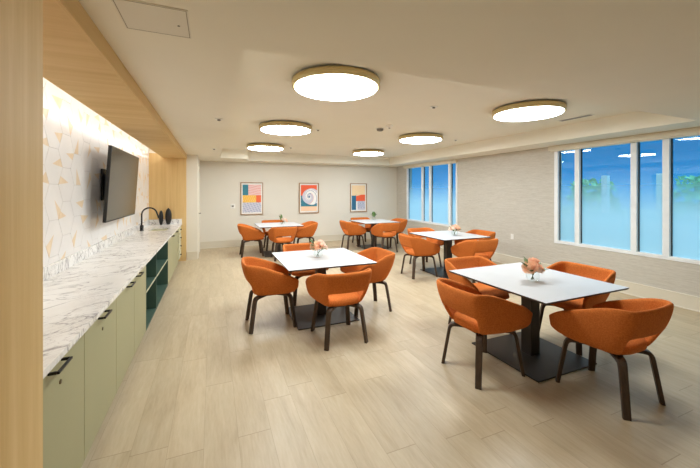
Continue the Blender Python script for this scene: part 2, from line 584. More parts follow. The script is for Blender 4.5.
# ------------------------------------------------------------------ lights
def ceiling_light(loc, label):
    r = tag(empty('ceiling_light', loc), label, 'ceiling light', 'round brass rimmed ceiling lights')
    return r
def light_proto():
    r = empty('ceiling_light')
    bm = bmesh.new()
    lathe(bm, [(.398, 0.002), (.414, 0), (.425, .004), (.425, .062), (.418, .066), (.398, .066), (.398, .002)], 72, cap=False)
    new_mesh('rim', bm, M['gold'], r)
    bm = bmesh.new()
    cyl(bm, (0, 0, .050), .40, .40, .008, 72)
    cyl(bm, (0, 0, .058), .37, .37, .034, 72)
    new_mesh('back_plate', bm, M['grey'], r)
    bm = bmesh.new()
    lathe(bm, [(.001, -.011), (.30, -.011), (.391, -.011), (.396, -.009), (.397, .004)], 72, cap=False)  # glowing lip below the rim is added to brighten the tray ceiling
    new_mesh('diffuser', bm, M['lamp'], r, True)
    return r
LP = light_proto()
lights = [((1.112, 3.02), 'large round brass rimmed ceiling light nearest on the left, fully inside the tray'),
          ((1.115, 5.42), 'round brass rimmed ceiling light in the middle of the left row'),
          ((1.15, 7.93), 'round brass rimmed ceiling light farthest in the left row, near the tray step'),
          ((3.775, 3.075), 'round brass rimmed ceiling light nearest the wide window'),
          ((3.77, 5.46), 'round brass rimmed ceiling light in the middle of the right row'),
          ((3.86, 8.0), 'round brass rimmed ceiling light farthest in the right row, above the corner table')]
for i, ((x, y), lab) in enumerate(lights):
    o = LP if i == 0 else copy_tree(LP)
    o.location = (x, y, TZ - .085)
    tag(o, lab, 'ceiling light', 'round brass rimmed ceiling lights')

r = tag(empty('led_strip', (0, 0, 0)), 'long white lit strip in the slot between oak soffit and tiles', 'strip light')
bm = bmesh.new(); box(bm, -1.05, -1.02, YN + .02, YP - .02, 2.395, 2.425)
new_mesh('channel', bm, M['plastic'], r)
bm = bmesh.new(); box(bm, -1.062, -1.05, YN + .02, YP - .02, 2.397, 2.423)
new_mesh('lens', bm, M['led'], r)

# small ceiling fittings
def fitting(name, loc, label, cat, parts, group=None):
    r = tag(empty(name, loc), label, cat, group)
    for pn, prof, mat in parts:
        bm = bmesh.new(); lathe(bm, prof, 24); new_mesh(pn, bm, mat, r)
    return r
fitting('smoke_detector', (2.66, 5.05, TZ), 'low white smoke detector with dark ring between the middle lights', 'smoke detector',
        [('base_ring', [(.075, -.012), (.078, -.004), (.078, 0)], M['plastic']), ('sensor_head', [(.03, -.052), (.052, -.045), (.06, -.012)], M['grey'])])
fitting('ceiling_speaker', (2.68, 4.76, TZ), 'small pale alarm fitting on the ceiling just before the smoke detector', 'alarm',
        [('housing', [(.03, -.045), (.05, -.03), (.06, -.004), (.06, 0)], M['plastic']), ('lens', [(.012, -.055), (.018, -.045)], M['grey'])])
spr = [((1.72, 5.60, TZ), 'small sprinkler cover right of the middle left light'), ((1.80, 8.15, TZ), 'small sprinkler cover right of the farthest left light'),
       ((.07, 4.15, CZ), 'small sprinkler cover on the low ceiling beside the tray edge'), ((.03, 7.1, CZ), 'small sprinkler cover on the low ceiling near the white pier'),
       ((2.62, 3.5, TZ), 'small sprinkler cover in the tray between the near lights'), ((4.75, 5.6, TZ), 'small sprinkler cover right of the middle right light')]
for p, lab in spr:
    fitting('ceiling_sprinkler', p, lab, 'sprinkler', [('cover_plate', [(.045, -.006), (.048, 0)], M['plastic']), ('deflector', [(.018, -.02), (.018, -.006)], M['grey'])], 'ceiling sprinkler covers')
r = tag(empty('air_vent', (4.93, 3.22, TZ)), 'slim linear air vent in the tray by the near right light', 'vent')
bm = bmesh.new(); box(bm, -.05, .05, -.24, .24, -.008, 0, 0, .002); new_mesh('flange', bm, M['plastic'], r)
bm = bmesh.new()
for q in (-.022, .022): box(bm, q - .014, q + .014, -.22, .22, -.0095, -.0082)
new_mesh('slot', bm, M['black'], r)
r = tag(empty('access_panel', (-.258, 1.86, CZ)), 'square white access panel in the low ceiling beside the oak soffit', 'panel')
bm = bmesh.new(); box(bm, -.152, .152, -.152, .152, -.0035, 0); new_mesh('panel_frame', bm, M['trimw'], r)
bm = bmesh.new()
for a in ((-.146, -.142, -.146, .146), (.142, .146, -.146, .146), (-.146, .146, -.146, -.142), (-.146, .146, .142, .146)): box(bm, *a, -.0042, -.0036)
new_mesh('panel_gap', bm, plain('panel_gap_shadow_line', srgb(160, 148, 126), .8), r)
bm = bmesh.new(); cyl(bm, (.10, .02, -.006), .006, .006, .003, 12); new_mesh('latch', bm, M['grey'], r)

# -------------------------------------------------------------- counter run
XD = -.66     # door face
def handle(parent, yc, z, L=.15):
    bm = bmesh.new()
    x0, x1, t = XD, XD + .042, .0055
    box(bm, x1 - .012, x1, yc - L / 2, yc + L / 2, z - t, z + t, 0, .002)
    for s in (-1, 1):
        yy = yc + s * (L / 2 - t)
        box(bm, x0, x1 - .012, yy - t, yy + t, z - t, z + t, 0)
    new_mesh('handle', bm, M['black'], parent)
def cabinet(y0, y1, doors, label, group='sage green base cabinets under the marble counter'):
    r = tag(empty('base_cabinet', (0, 0, 0)), label, 'cabinet', group)
    bm = bmesh.new()
    box(bm, XT + .002, XD - .021, y0 + .001, y1 - .001, .09, .83)
    new_mesh('body', bm, M['sage'], r)
    bm = bmesh.new(); box(bm, XT + .002, XD - .09, y0 + .001, y1 - .001, 0, .09); new_mesh('toe_kick', bm, M['bezel'], r)
    for (a, b, hy, lock) in doors:
        bm = bmesh.new(); box(bm, XD - .02, XD, a + .0025, b - .0025, .092, .822, 0, .0015)
        dd = new_mesh('door', bm, M['sage'], r)
        handle(dd, hy, .803)
        if lock:
            bm = bmesh.new(); cyl(bm, (XD - .001, lock, .705), .011, .010, .005, 16, 0, 'X')
            new_mesh('lock', bm, M['brass'], dd)
    return r
cabinet(YN + .002, 2.272, [(YN + .01, 2.272, 1.90, 1.955)], 'sage green cabinet nearest the viewpoint, one wide door with lock')
cabinet(2.272, 2.935, [(2.272, 2.935, 2.58, 2.60)], 'sage green locked single door cabinet, second from the near end')
cabinet(2.935, 4.123, [(2.935, 3.547, 3.32, None), (3.547, 4.123, 3.69, None)], 'sage green cabinet with two narrow doors beside the open shelves')
cabinet(6.025, 7.69, [(6.025, 6.86, 6.62, None), (6.86, 7.69, 7.30, None)], 'sage green two door cabinet beneath the sink')
# open shelf unit
r = tag(empty('shelf_unit', (0, 0, 0)), 'dark green open shelving let into the sage cabinets', 'shelves')
y0, y1 = 4.123, 6.025
bm = bmesh.new()
box(bm, XT + .002, XT + .02, y0, y1, .09, .83)
box(bm, XT + .02, XD, y0 + .001, y0 + .02, .09, .83)
box(bm, XT + .02, XD, y1 - .02, y1 - .001, .09, .83)
box(bm, XT + .02, XD, y0 + .02, y1 - .02, .09, .11)
box(bm, XT + .02, XD, y0 + .02, y1 - .02, .81, .83)
new_mesh('carcass', bm, M['sagedk'], r)
bm = bmesh.new(); box(bm, XT + .02, XD - .002, 4.835, 4.855, .11, .81); new_mesh('divider', bm, M['sagedk'], r)
for a, b in ((y0 + .02, 4.835), (4.855, y1 - .02)):
    bm = bmesh.new(); box(bm, XT + .02, XD - .006, a, b, .492, .51); sh = new_mesh('shelf', bm, M['sagedk'], r)
    bm = bmesh.new(); box(bm, XD - .006, XD - .002, a, b, .492, .51); new_mesh('edge_band', bm, M['shelfedge'], sh)
bm = bmesh.new(); box(bm, XT + .002, XD - .09, y0 + .001, y1 - .001, 0, .09); new_mesh('toe_kick', bm, M['bezel'], r)
# drawer stack
r = tag(empty('drawer_cabinet', (0, 0, 0)), 'sage green four drawer cabinet against the far oak panel', 'cabinet')
bm = bmesh.new(); box(bm, XT + .002, XD - .021, 7.69 + .001, YP - .001, .09, .83); new_mesh('body', bm, M['sage'], r)
bm = bmesh.new(); box(bm, XT + .002, XD - .09, 7.69 + .001, YP - .001, 0, .09); new_mesh('toe_kick', bm, M['bezel'], r)
bm = bmesh.new(); box(bm, XD - .05, XD - .022, 7.695, 7.88, .09, .825); new_mesh('filler_strip', bm, M['sagedk'], r)
for k, zc in enumerate((.775 - .02, .594 - .02, .414 - .02, .228 - .02)):
    bm = bmesh.new(); box(bm, XD - .02, XD, 7.885, YP - .004, zc - .078, zc + .076, 0, .002)
    dw = new_mesh('drawer', bm, M['shelfedge'], r)
    bm = bmesh.new(); cyl(bm, (XD, 8.14, zc), .008, .008, .022, 12, 0, 'X'); cyl(bm, (XD + .02, 8.14, zc), .017, .015, .014, 16, 0, 'X')
    new_mesh('knob', bm, M['black'], dw)

# countertop with sink cut-out and upstands
SX0, SX1, SY0, SY1 = -1.10, -.80, 7.02, 7.62
r = tag(empty('countertop', (0, 0, 0)), 'long white marble countertop with grey veins along the left wall', 'countertop')
bm = bmesh.new()
xa, xb = XT + .001, -.640
for a in ((xa, xb, YN + .001, SY0), (xa, xb, SY1, YP - .001), (xa, SX0, SY0, SY1), (SX1, xb, SY0, SY1)):
    box(bm, *a, .83, .86)
new_mesh('slab', bm, M['marble'], r)
bm = bmesh.new()
box(bm, xa, xa + .02, YN + .001, YP - .021, .86, .965, 0)
box(bm, xa, xb - .005, YP - .021, YP - .001, .86, .965, 0)
new_mesh('upstand', bm, M['marble'], r)
r = tag(empty('sink', (0, 0, 0)), 'white undermount sink set in the marble beside the black faucet', 'sink')
bm = bmesh.new()
t = .012
box(bm, SX0 - t, SX1 + t, SY0 - t, SY1 + t, .655, .667)
box(bm, SX0 - t, SX0, SY0 - t, SY1 + t, .667, .829); box(bm, SX1, SX1 + t, SY0 - t, SY1 + t, .667, .829)
box(bm, SX0, SX1, SY0 - t, SY0, .667, .829); box(bm, SX0, SX1, SY1, SY1 + t, .667, .829)
new_mesh('basin', bm, M['ceramicw'], r)
bm = bmesh.new(); cyl(bm, (-.95, 7.32, .667), .03, .03, .004, 20); new_mesh('drain', bm, M['grey'], r)
r = tag(empty('faucet', (-1.215, 7.16, .86)), 'matte black gooseneck faucet on the marble counter', 'faucet')
bm = bmesh.new(); lathe(bm, [(.034, 0), (.034, .012), (.031, .016), (.031, .10), (.028, .105)], 24); new_mesh('base', bm, M['black'], r)
arc = [(0, 0, .10), (0, 0, .30)] + [(.125 - .125 * math.cos(a * PI / 12), 0, .30 + .125 * math.sin(a * PI / 12)) for a in range(1, 11)] + [(.262, 0, .28), (.275, 0, .225)]
bm = bmesh.new(); tube(bm, arc, .014, 12); new_mesh('spout', bm, M['black'], r)
bm = bmesh.new(); tube(bm, [(0, -.03, .07), (0, -.055, .072), (.01, -.10, .085)], .007, 8); new_mesh('lever', bm, M['black'], r)

def dark_vase(loc, h, w, label):
    r = tag(empty('vase', loc), label, 'vase', 'black vases at the far end of the counter')
    bm = bmesh.new()
    pr = []
    for i in range(17):
        tt = i / 16
        pr.append((w * (.32 + .68 * math.sin(PI * (tt * .92 + .04)) ** .8) if i < 16 else w * .24, h * tt))
    lathe(bm, pr, 20)
    for v in bm.verts:
        a = math.atan2(v.co.y, v.co.x)
        f = 1 + .05 * math.cos(10 * a)
        v.co.x *= f; v.co.y *= f
    new_mesh('body', bm, M['black'], r, True)
    bm = bmesh.new(); lathe(bm, [(w * .22, h), (w * .2, h + .012), (w * .13, h + .012), (w * .12, h - .02)], 16, cap=False); new_mesh('lip', bm, M['black'], r)
dark_vase((-1.04, 8.27, .86), .305, .044, 'slim black oval vase nearer the faucet')
dark_vase((-.905, 8.33, .86), .35, .062, 'taller wider black oval vase by the far oak panel')

# television on a tilted arm
tv = tag(empty('television', (-1.098, 5.33, 1.68)), 'large black flat television tilted down on the tiled wall', 'television')
tilt = math.atan2(.055, .86)
def tvpart(name, fn, mat, parent):
    bm = bmesh.new(); fn(bm)
    bmesh.ops.rotate(bm, cent=(0, 0, 0), matrix=Matrix.Rotation(tilt, 3, 'Y'), verts=bm.verts[:])
    return new_mesh(name, bm, mat, parent)
tvpart('housing', lambda b: box(b, -.034, 0, -.766, .766, -.446, .446, 0, .004), M['bezel'], tv)
tvpart('screen', lambda b: box(b, -.002, .0012, -.756, .756, -.428, .436), M['screen'], tv)
bm = bmesh.new(); box(bm, -.198, -.178, -.30, .30, -.20, .20, 0, .003); mt = new_mesh('wall_mount', bm, M['black'], tv)
for s in (-.2, .2):
    bm = bmesh.new(); box(bm, -.18, -.035, s - .02, s + .02, -.14, .14)
    new_mesh('bracket', bm, M['black'], mt)

# ------------------------------------------------------------------- prints
ART = dict(teal=srgb(58, 128, 146), pink=srgb(236, 196, 190), pink2=srgb(228, 160, 150), yel=srgb(246, 188, 72), org=srgb(238, 108, 62), lav=srgb(208, 204, 216),
           grey=srgb(168, 176, 196), white=srgb(244, 240, 236), cream=srgb(244, 214, 168), blue=srgb(44, 108, 142), coral=srgb(240, 98, 58), peach=srgb(248, 206, 170))
AM = {k: plain('print_' + k, v, .7, var=.03, vscale=40) for k, v in ART.items()}
AK = list(AM)
def art1(u, v):
    if v < .36:
        w = math.sin(v * 90 + 2 * math.sin(u * 17)) + math.sin(u * 40 + v * 30)
        return 'grey' if w > .5 else 'lav'
    if v < .62:
        if u > .74: return 'org'
        return 'yel' if math.sin(u * 60 + v * 40) < .92 else 'cream'
    if u < .3: return 'teal'
    return 'pink2' if math.sin(v * 70 + 3 * math.sin(u * 5)) > .75 else 'pink'
def art2(u, v):
    x, y = (u - .52), (v - .55) * 1.35
    rr = math.hypot(x, y); a = math.atan2(y, x)
    if v < .18: return 'peach'
    if rr < .05: return 'blue'
    sw = (a + 5.2 * math.log(rr + .06)) % (2 * PI)
    lim = .47 + .10 * math.cos(a - .1) + .06 * math.cos(2 * a)
    if rr < lim:
        if sw < .5: return 'teal' if rr < .2 else 'pink'
        if 2.6 < sw < 3.0: return 'grey'
        return 'white' if sw < 3.6 else 'lav'
    if v > .60: return 'coral'
    return 'teal' if math.sin(u * 40) + math.sin(v * 55 + u * 20) < 1.4 else 'blue'
def art3(u, v):
    if v > .62 or (v > .58 and u < .3): return 'cream' if math.sin(v * 80) < .9 else 'peach'
    if u < .32: return 'blue'
    if v > .36 and v < .56 + .14 * (u - .32): return 'coral'
    if v >= .5: return 'peach'
    if u > .42 and v < .34 and v > .06: return 'grey' if math.sin(u * 30 + 12 * math.sin(v * 18)) > -.2 else 'lav'
    return 'white' if u < .42 else 'lav'
for xc, w, fn, lab in ((1.065, .635, art1, 'framed print of teal, yellow and pink blocks, leftmost on the far wall'),
                       (2.785, .63, art2, 'framed print of a pale swirl on orange and teal, middle of the far wall'),
                       (4.48, .60, art3, 'framed print of blue and orange blocks on cream, nearest the corner')):
    r = tag(empty('framed_print', (xc, YB, 1.38)), lab, 'picture', 'framed abstract prints on the far wall')
    hw, hh, ft = w / 2, .472, .022
    bm = bmesh.new()
    box(bm, -hw, -hw + ft, -.035, -.001, -hh, hh); box(bm, hw - ft, hw, -.035, -.001, -hh, hh)
    box(bm, -hw + ft, hw - ft, -.035, -.001, -hh, -hh + ft); box(bm, -hw + ft, hw - ft, -.035, -.001, hh - ft, hh)
    new_mesh('frame', bm, M['frameoak'], r)
    bm = bmesh.new(); box(bm, -hw + ft, hw - ft, -.012, -.002, -hh + ft, hh - ft); new_mesh('mat', bm, M['paperw'], r)
    bm = bmesh.new()
    NX, NY = 56, 84
    pw, ph = hw - ft - .035, hh - ft - .045
    vs = [[bm.verts.new((-pw + 2 * pw * i / NX, -.0135, -ph + 2 * ph * j / NY)) for i in range(NX + 1)] for j in range(NY + 1)]
    for j in range(NY):
        for i in range(NX):
            f = bm.faces.new((vs[j][i], vs[j][i + 1], vs[j + 1][i + 1], vs[j + 1][i]))
            f.material_index = AK.index(fn((i + .5) / NX, (j + .5) / NY))
    new_mesh('print', bm, [AM[k] for k in AK], r)

r = tag(empty('thermostat', (.535, YB, 1.165)), 'small white thermostat on the far wall left of the prints', 'thermostat')
bm = bmesh.new(); box(bm, -.065, .065, -.022, -.001, -.065, .065, 0, .006); new_mesh('housing', bm, M['plastic'], r)
bm = bmesh.new(); box(bm, -.028, .028, -.0235, -.0215, -.022, .022); new_mesh('display', bm, M['grey'], r)
r = tag(empty('wall_outlet', (XR, 5.22, .62)), 'white outlet plate on the right wall below the wallcovering between windows', 'outlet')
bm = bmesh.new(); box(bm, -.007, -.001, -.037, .037, -.058, .058, 0, .003); new_mesh('plate', bm, M['plastic'], r)
bm = bmesh.new()
for q in (-.022, .022): box(bm, -.0085, -.0068, -.017, .017, q - .014, q + .014)
new_mesh('receptacle', bm, M['ceramicw'], r)

# ------------------------------------------------------------------- chairs
def bake(o):
    dg = bpy.context.evaluated_depsgraph_get()
    me = bpy.data.meshes.new_from_object(o.evaluated_get(dg))
    old = o.data
    o.modifiers.clear()
    me.name = o.name
    o.data = me
    bpy.data.meshes.remove(old)
    for p in o.data.polygons: p.use_smooth = True

def lerp(a, b, t): return a + (b - a) * t
def smooth(t):
    t = max(0, min(1, t)); return t * t * (3 - 2 * t)

def half_plan(back_hw, yb, tip_x, tip_y, bow, n_back, n_side, rad):
    """points from the middle of the back to the arm tip (right half)"""
    c = (back_hw, yb)
    pts = [(back_hw * .66 * i / n_back, yb + .014 * (i / n_back) ** 2) for i in range(n_back)]
    a0 = (back_hw * .66, yb + .014)
    d = (tip_x - c[0], tip_y - c[1]); L = math.hypot(*d)
    a1 = (c[0] + d[0] / L * rad, c[1] + d[1] / L * rad)
    for i in range(5):
        t = i / 4
        pts.append(((1 - t) ** 2 * a0[0] + 2 * t * (1 - t) * c[0] + t * t * a1[0], (1 - t) ** 2 * a0[1] + 2 * t * (1 - t) * c[1] + t * t * a1[1]))
    for i in range(1, n_side + 1):
        t = i / n_side
        pts.append((lerp(a1[0], tip_x, t) + bow * math.sin(PI * t) , lerp(a1[1], tip_y, t)))
    return pts

def chair_proto():
    root = empty('armchair')
    NB, NS = 5, 9
    top = half_plan(.300, -.340, .322, .288, .022, NB, NS, .19)
    bot = half_plan(.212, -.205, .268, .276, .016, NB, NS, .13)
    n = len(top)
    rows = [0, .12, .30, .40, .55, .7, .85, 1.0]     # row fractions
    KO = 3                                           # rows below this are open at the back
    ncut = NB + 1                                    # columns of the back that are open
    bm = bmesh.new()
    def zlim(i):
        if i < NB + 4:
            hi = .772 + .004 * (i / (NB + 4)); lo = .395
        else:
            t = (i - NB - 3) / (NS + 1 - 0)
            hi = .776 - .168 * min(t / .88, 1)
            lo = .395 + .01 * t
            lo += .035 * t * t
            if t > .80:
                lo += .035 * ((t - .80) / .20) ** 2
            if t > .74:
                q = (t - .74) / .26
                hi -= .050 * q * q
        return lo, hi
    grid = {}
    idx = list(range(-(n - 1), n))
    for i in idx:
        k = abs(i); sx = -1 if i < 0 else 1
        lo, hi = zlim(k)
        for j, fr in enumerate(rows):
            z = lerp(lo, hi, fr)
            w = (z - .395) / .38
            w2 = 1 - (1 - min(1, max(0, w))) ** 1.7           # bellied section
            x = lerp(bot[k][0], top[k][0], w2) * sx
            y = lerp(bot[k][1], top[k][1], w2 if top[k][1] < 0 else w2)
            if w < .12 and k >= NB: x *= (.93 + .07 * max(0, w) / .12)
            grid[i, j] = bm.verts.new((x, y, z))
    for i in idx[:-1]:
        for j in range(len(rows) - 1):
            if j < KO and abs(i + .5) < ncut: continue
            bm.faces.new((grid[i, j], grid[i + 1, j], grid[i + 1, j + 1], grid[i, j + 1]))
    for v in [v for v in bm.verts if not v.link_faces]: bm.verts.remove(v)
    sh = new_mesh('shell', bm, M['fabric'], root, True)
    # orient normals outwards (away from the chair axis)
    s = sum(p.normal.dot(Vector((p.center.x, p.center.y - .02, 0))) for p in sh.data.polygons)
    if s < 0: sh.data.flip_normals()
    md = sh.modifiers.new('thick', 'SOLIDIFY'); md.thickness = .034; md.offset = -1
    md = sh.modifiers.new('round', 'SUBSURF'); md.levels = 1; md.render_levels = 1
    bake(sh)
    # seat cushion
    bm = bmesh.new()
    A, B = 28, 7
    prof = [(.90, .400), (.985, .408), (1.0, .43), (.985, .452), (.93, .470), (.70, .480), (.35, .484)]
    rings = []
    for sc, z in prof:
        ring = []
        for k in range(A):
            a = 2 * PI * k / A
            ca, sa = math.cos(a), math.sin(a)
            ex = 2 / 3.6
            x = .232 * sc * math.copysign(abs(ca) ** ex, ca)
            y = .035 + .25 * sc * math.copysign(abs(sa) ** ex, sa)
            x *= 1 + .09 * (y - .03) / .24
            zz = z - (.014 * smooth((y - .12) / .16) if z > .42 else 0)
            ring.append(bm.verts.new((x, y, zz)))
        rings.append(ring)
    for r0, r1 in zip(rings, rings[1:]):
        for k in range(A): bm.faces.new((r0[k], r0[(k + 1) % A], r1[(k + 1) % A], r1[k]))
    bm.faces.new(rings[0][::-1]); bm.faces.new(rings[-1])
    st = new_mesh('seat', bm, M['fabric'], root, True)
    # under frame
    bm = bmesh.new(); box(bm, -.15, .15, -.16, .18, .378, .402, 0, .004)
    new_mesh('seat_frame', bm, M['legwood'], root)
    # legs
    for sx, sy in ((1, 1), (-1, 1), (1, -1), (-1, -1)):
        fx, fy = .222, .252
        path = [(.06, .07, .374), (.12, .135, .374)]
        path += bez((.12, .135, .374), (.172, .192, .374), (.180, .201, .372), (.187, .209, .318), 6)[1:]
        path += [(.204, .231, .16), (fx, fy, 0.0)]
        pts = [Vector((p[0] * sx, p[1] * sy, p[2])) for p in path]
        rad = Vector((.66 * sx, .75 * sy, 0)).normalized()
        wid = Vector((-rad.y, rad.x, 0))
        bm = bmesh.new()
        rings = []
        for i, p in enumerate(pts):
            tg = (pts[min(i + 1, len(pts) - 1)] - pts[max(i - 1, 0)]).normalized()
            nn = tg.cross(wid).normalized()
            q = i / (len(pts) - 1)
            hw = lerp(.034, .025, q); ht = lerp(.015, .014, q)
            if i == len(pts) - 1: nn = Vector((rad.x, rad.y, 0)) * (1 if nn.dot(rad) > 0 else -1)
            cs = [(-1, -.6), (-.8, -1), (.8, -1), (1, -.6), (1, .6), (.8, 1), (-.8, 1), (-1, .6)]
            rings.append([bm.verts.new(p + wid * hw * a + nn * ht * b) for a, b in cs])
        for r0, r1 in zip(rings, rings[1:]):
            for k in range(8): bm.faces.new((r0[k], r0[(k + 1) % 8], r1[(k + 1) % 8], r1[k]))
        bm.faces.new(rings[0]); bm.faces.new(rings[-1][::-1])
        new_mesh('leg', bm, M['legwood'], root)
    return root

CH = chair_proto()
used = [False]
def chair(x, y, rz, label, group):
    if not used[0]:
        o = CH; used[0] = True
    else:
        o = copy_tree(CH)
    o.location = (x, y, 0); o.rotation_euler = (0, 0, rz)
    tag(o, label, 'chair', group)
    return o

# ------------------------------------------------------------------- tables
def table_proto():
    r = empty('dining_table')
    bm = bmesh.new()
    hx, hy = .535, .565
    fs = box(bm, -hx, hx, -hy, hy, .722, .74, 1)
    bm.faces.ensure_lookup_table()
    for f in bm.faces:
        if f.calc_center_median().z > .7399: f.material_index = 0
    for v in bm.verts:
        if v.co.z < .73: v.co.x *= .985; v.co.y *= .985
    new_mesh('tabletop', bm, [M['laminate'], M['darkedge']], r)
    bm = bmesh.new(); box(bm, -.058, .058, -.058, .058, .012, .715, 0, .003); new_mesh('column', bm, M['bronze'], r)
    bm = bmesh.new(); box(bm, -.24, .24, -.04, .04, .706, .722, 0, .002); box(bm, -.04, .04, -.24, .24, .706, .7215, 0); new_mesh('top_bracket', bm, M['bronze'], r)
    bm = bmesh.new(); box(bm, -.385, .385, -.385, .385, 0, .012, 0, .003); new_mesh('base_plate', bm, M['bronze'], r)
    return r
TB = table_proto()

leafm = plain('leaf_green', srgb(92, 122, 62), .5, var=.2, vscale=30)
stemm = plain('stem_green', srgb(70, 96, 52), .5)
def petal(name, c):
    t = NT(name)
    f = t.noise(t.coord(), 60, 2)
    col = t.ramp(f, [(.3, tuple(q * .95 for q in c[:3]) + (1,)), (.7, c)])
    d = t.n('ShaderNodeBsdfDiffuse'); tl = t.n('ShaderNodeBsdfTranslucent'); m = t.n('ShaderNodeMixShader')
    t.l(col, d.inputs[0]); t.l(col, tl.inputs[0]); m.inputs[0].default_value = .4
    t.l(d.outputs[0], m.inputs[1]); t.l(tl.outputs[0], m.inputs[2]); t.l(m.outputs[0], t.out.inputs['Surface'])
    return t.m
rosem = [petal('rose_peach', srgb(255, 216, 184)), petal('rose_blush', srgb(255, 232, 216)), petal('rose_coral', srgb(254, 204, 172))]
waterm = M['glass']
def rose_bm(R, rg):
    bm = bmesh.new()
    # core + layered cupped petals
    for layer, (cnt, rr, tl, hgt) in enumerate(((3, .30, .15, .55), (5, .55, .45, .5), (6, .8, .8, .42), (7, 1.0, 1.15, .30))):
        for k in range(cnt):
            a0 = 2 * PI * (k + layer * .37) / cnt
            wd = 2.1 * rr * PI / cnt
            g = []
            for j in range(5):
                v = j / 4
                row = []
                for i in range(5):
                    u = (i / 4 - .5)
                    ang = a0 + u * wd / max(rr, .2) * (1 - .15 * v)
                    rad = R * rr * (.35 + .65 * math.sin(min(1, v) * PI * .5)) * (1 + .10 * v * tl)
                    z = R * (-.55 + (1.05 * hgt + .62) * v - .22 * (2 * u) ** 2 * v - .12 * tl * v ** 3)
                    row.append(bm.verts.new((rad * math.cos(ang), rad * math.sin(ang), z)))
                g.append(row)
            for j in range(4):
                for i in range(4):
                    f = bm.faces.new((g[j][i], g[j][i + 1], g[j + 1][i + 1], g[j + 1][i])); f.smooth = True
    bmesh.ops.create_icosphere(bm, subdivisions=2, radius=R * .42)
    return bm
def leaf_bm(L, W):
    bm = bmesh.new()
    rows = []
    for j in range(7):
        v = j / 6
        w = W * math.sin(PI * (v * .92 + .05)) ** .8
        z = .25 * L * math.sin(v * 1.8)
        rows.append([bm.verts.new((-w, v * L, z + w * .3)), bm.verts.new((0, v * L, z)), bm.verts.new((w, v * L, z + w * .3))])
    for a, b in zip(rows, rows[1:]):
        for i in range(2):
            f = bm.faces.new((a[i], a[i + 1], b[i + 1], b[i])); f.smooth = True
    return bm
def bouquet(loc, label, roses, leaves, seed, vh=.115, vr=.062):
    rg = random.Random(seed)
    r = tag(empty('flower_arrangement', loc), label, 'flowers', 'small glass vases of flowers on the tables')
    bm = bmesh.new()
    lathe(bm, [(.001, .002), (vr * .7, .001), (vr * .95, vh * .22), (vr, vh * .5), (vr * .86, vh * .82), (vr * .8, vh), (vr * .77, vh), (vr * .82, vh * .82), (vr * .95, vh * .5), (vr * .88, vh * .24), (.001, .008)], 28, cap=False)
    new_mesh('vase', bm, M['glass'], r, True)
    for (x, y, z, R, mi) in roses:
        bm = rose_bm(R, rg)
        bmesh.ops.rotate(bm, cent=(0, 0, 0), matrix=Matrix.Rotation(rg.uniform(0, 6), 3, 'Z'), verts=bm.verts[:])
        tl = Vector((x, y, .04)).normalized()
        q = Vector((0, 0, 1)).rotation_difference(Vector((x * 4, y * 4, .25)).normalized())
        bmesh.ops.rotate(bm, cent=(0, 0, 0), matrix=q.to_matrix(), verts=bm.verts[:])
        ro = new_mesh('rose', bm, rosem[mi], r, False, (x, y, z))
        bm = bmesh.new(); tube(bm, [(x * .95, y * .95, z - R * .4), (x * .3, y * .3, vh * .7), (-x * .3, -y * .3, .012)], .0028, 6); new_mesh('stem', bm, stemm, r)
    for (a, z, L, W, up) in leaves:
        bm = leaf_bm(L, W)
        lr = .045 if roses else .018
        lo = new_mesh('leaf', bm, leafm, r, False, (lr * math.cos(a), lr * math.sin(a), z))
        lo.rotation_euler = (up, 0, a - PI / 2)
    return r

PEACH = [(-.062, -.022, .135, .066, 0), (.056, -.012, .128, .058, 2), (.0, .055, .140, .055, 1), (.022, -.045, .118, .046, 1), (.026, .010, .188, .048, 2)]
LEAV = [(2.9, .10, .115, .032, .55), (2.5, .13, .11, .032, .95), (.2, .10, .11, .026, .3), (5.4, .09, .09, .026, .1), (1.3, .12, .10, .03, .5), (3.6, .09, .095, .026, .15)]
tables = [
    (2.892, 2.325, 'square white table nearest the viewpoint, in front of the wide window', [
        (.01, -.68, 0, 'orange armchair nearest the viewpoint, its back turned, at the front of the nearest table'),
        (-.652, -.03, -PI / 2, 'orange armchair seen from its side and back on the left of the nearest table'),
        (.66, .03, PI / 2 + .04, 'orange armchair at the nearest table on its window side'),
        (-.03, .645, PI, 'orange armchair at the far side of the nearest table, facing the viewpoint')]),
    (1.295, 4.11, 'square white table on the left, second nearest the viewpoint', [
        (-.015, -.70, 0, 'orange armchair with its back turned at the front of the left table'),
        (-.645, -.04, -PI / 2, 'orange armchair on the counter side of the left table'),
        (.645, -.03, PI / 2, 'orange armchair on the right side of the left table'),
        (-.02, .70, PI, 'orange armchair mostly hidden behind the left table top')]),
    (4.28, 5.27, 'square white table between the two windows on the right', [
        (.03, -.68, -.05, 'orange armchair with its back turned, front of the table between windows'),
        (-.65, .04, -PI / 2 - .05, 'orange armchair on the aisle side of the table between windows'),
        (.68, .0, PI / 2, 'orange armchair on the wall side of the table between windows'),
        (-.05, .68, PI, 'orange armchair behind the table between windows, below the far window')]),
    (4.26, 8.46, 'square white table in the far right corner under the blue and orange print', [
        (-.02, -.70, 0, 'orange armchair with its back turned at the far right corner table'),
        (-.66, -.02, -PI / 2, 'orange armchair on the left of the far right corner table'),
        (.66, .0, PI / 2, 'orange armchair by the far window at the far right corner table'),
        (-.04, .70, PI, 'orange armchair against the far wall behind the corner table')]),
    (1.56, 8.56, 'square white table at the far left below the leftmost print', [
        (-.02, -.70, 0, 'orange armchair with its back turned at the far left table'),
        (-.66, -.02, -PI / 2, 'orange armchair on the counter side of the far left table'),
        (.68, .0, PI / 2, 'orange armchair on the right side of the far left table'),
        (.0, .70, PI, 'orange armchair against the far wall behind the far left table')]),
]
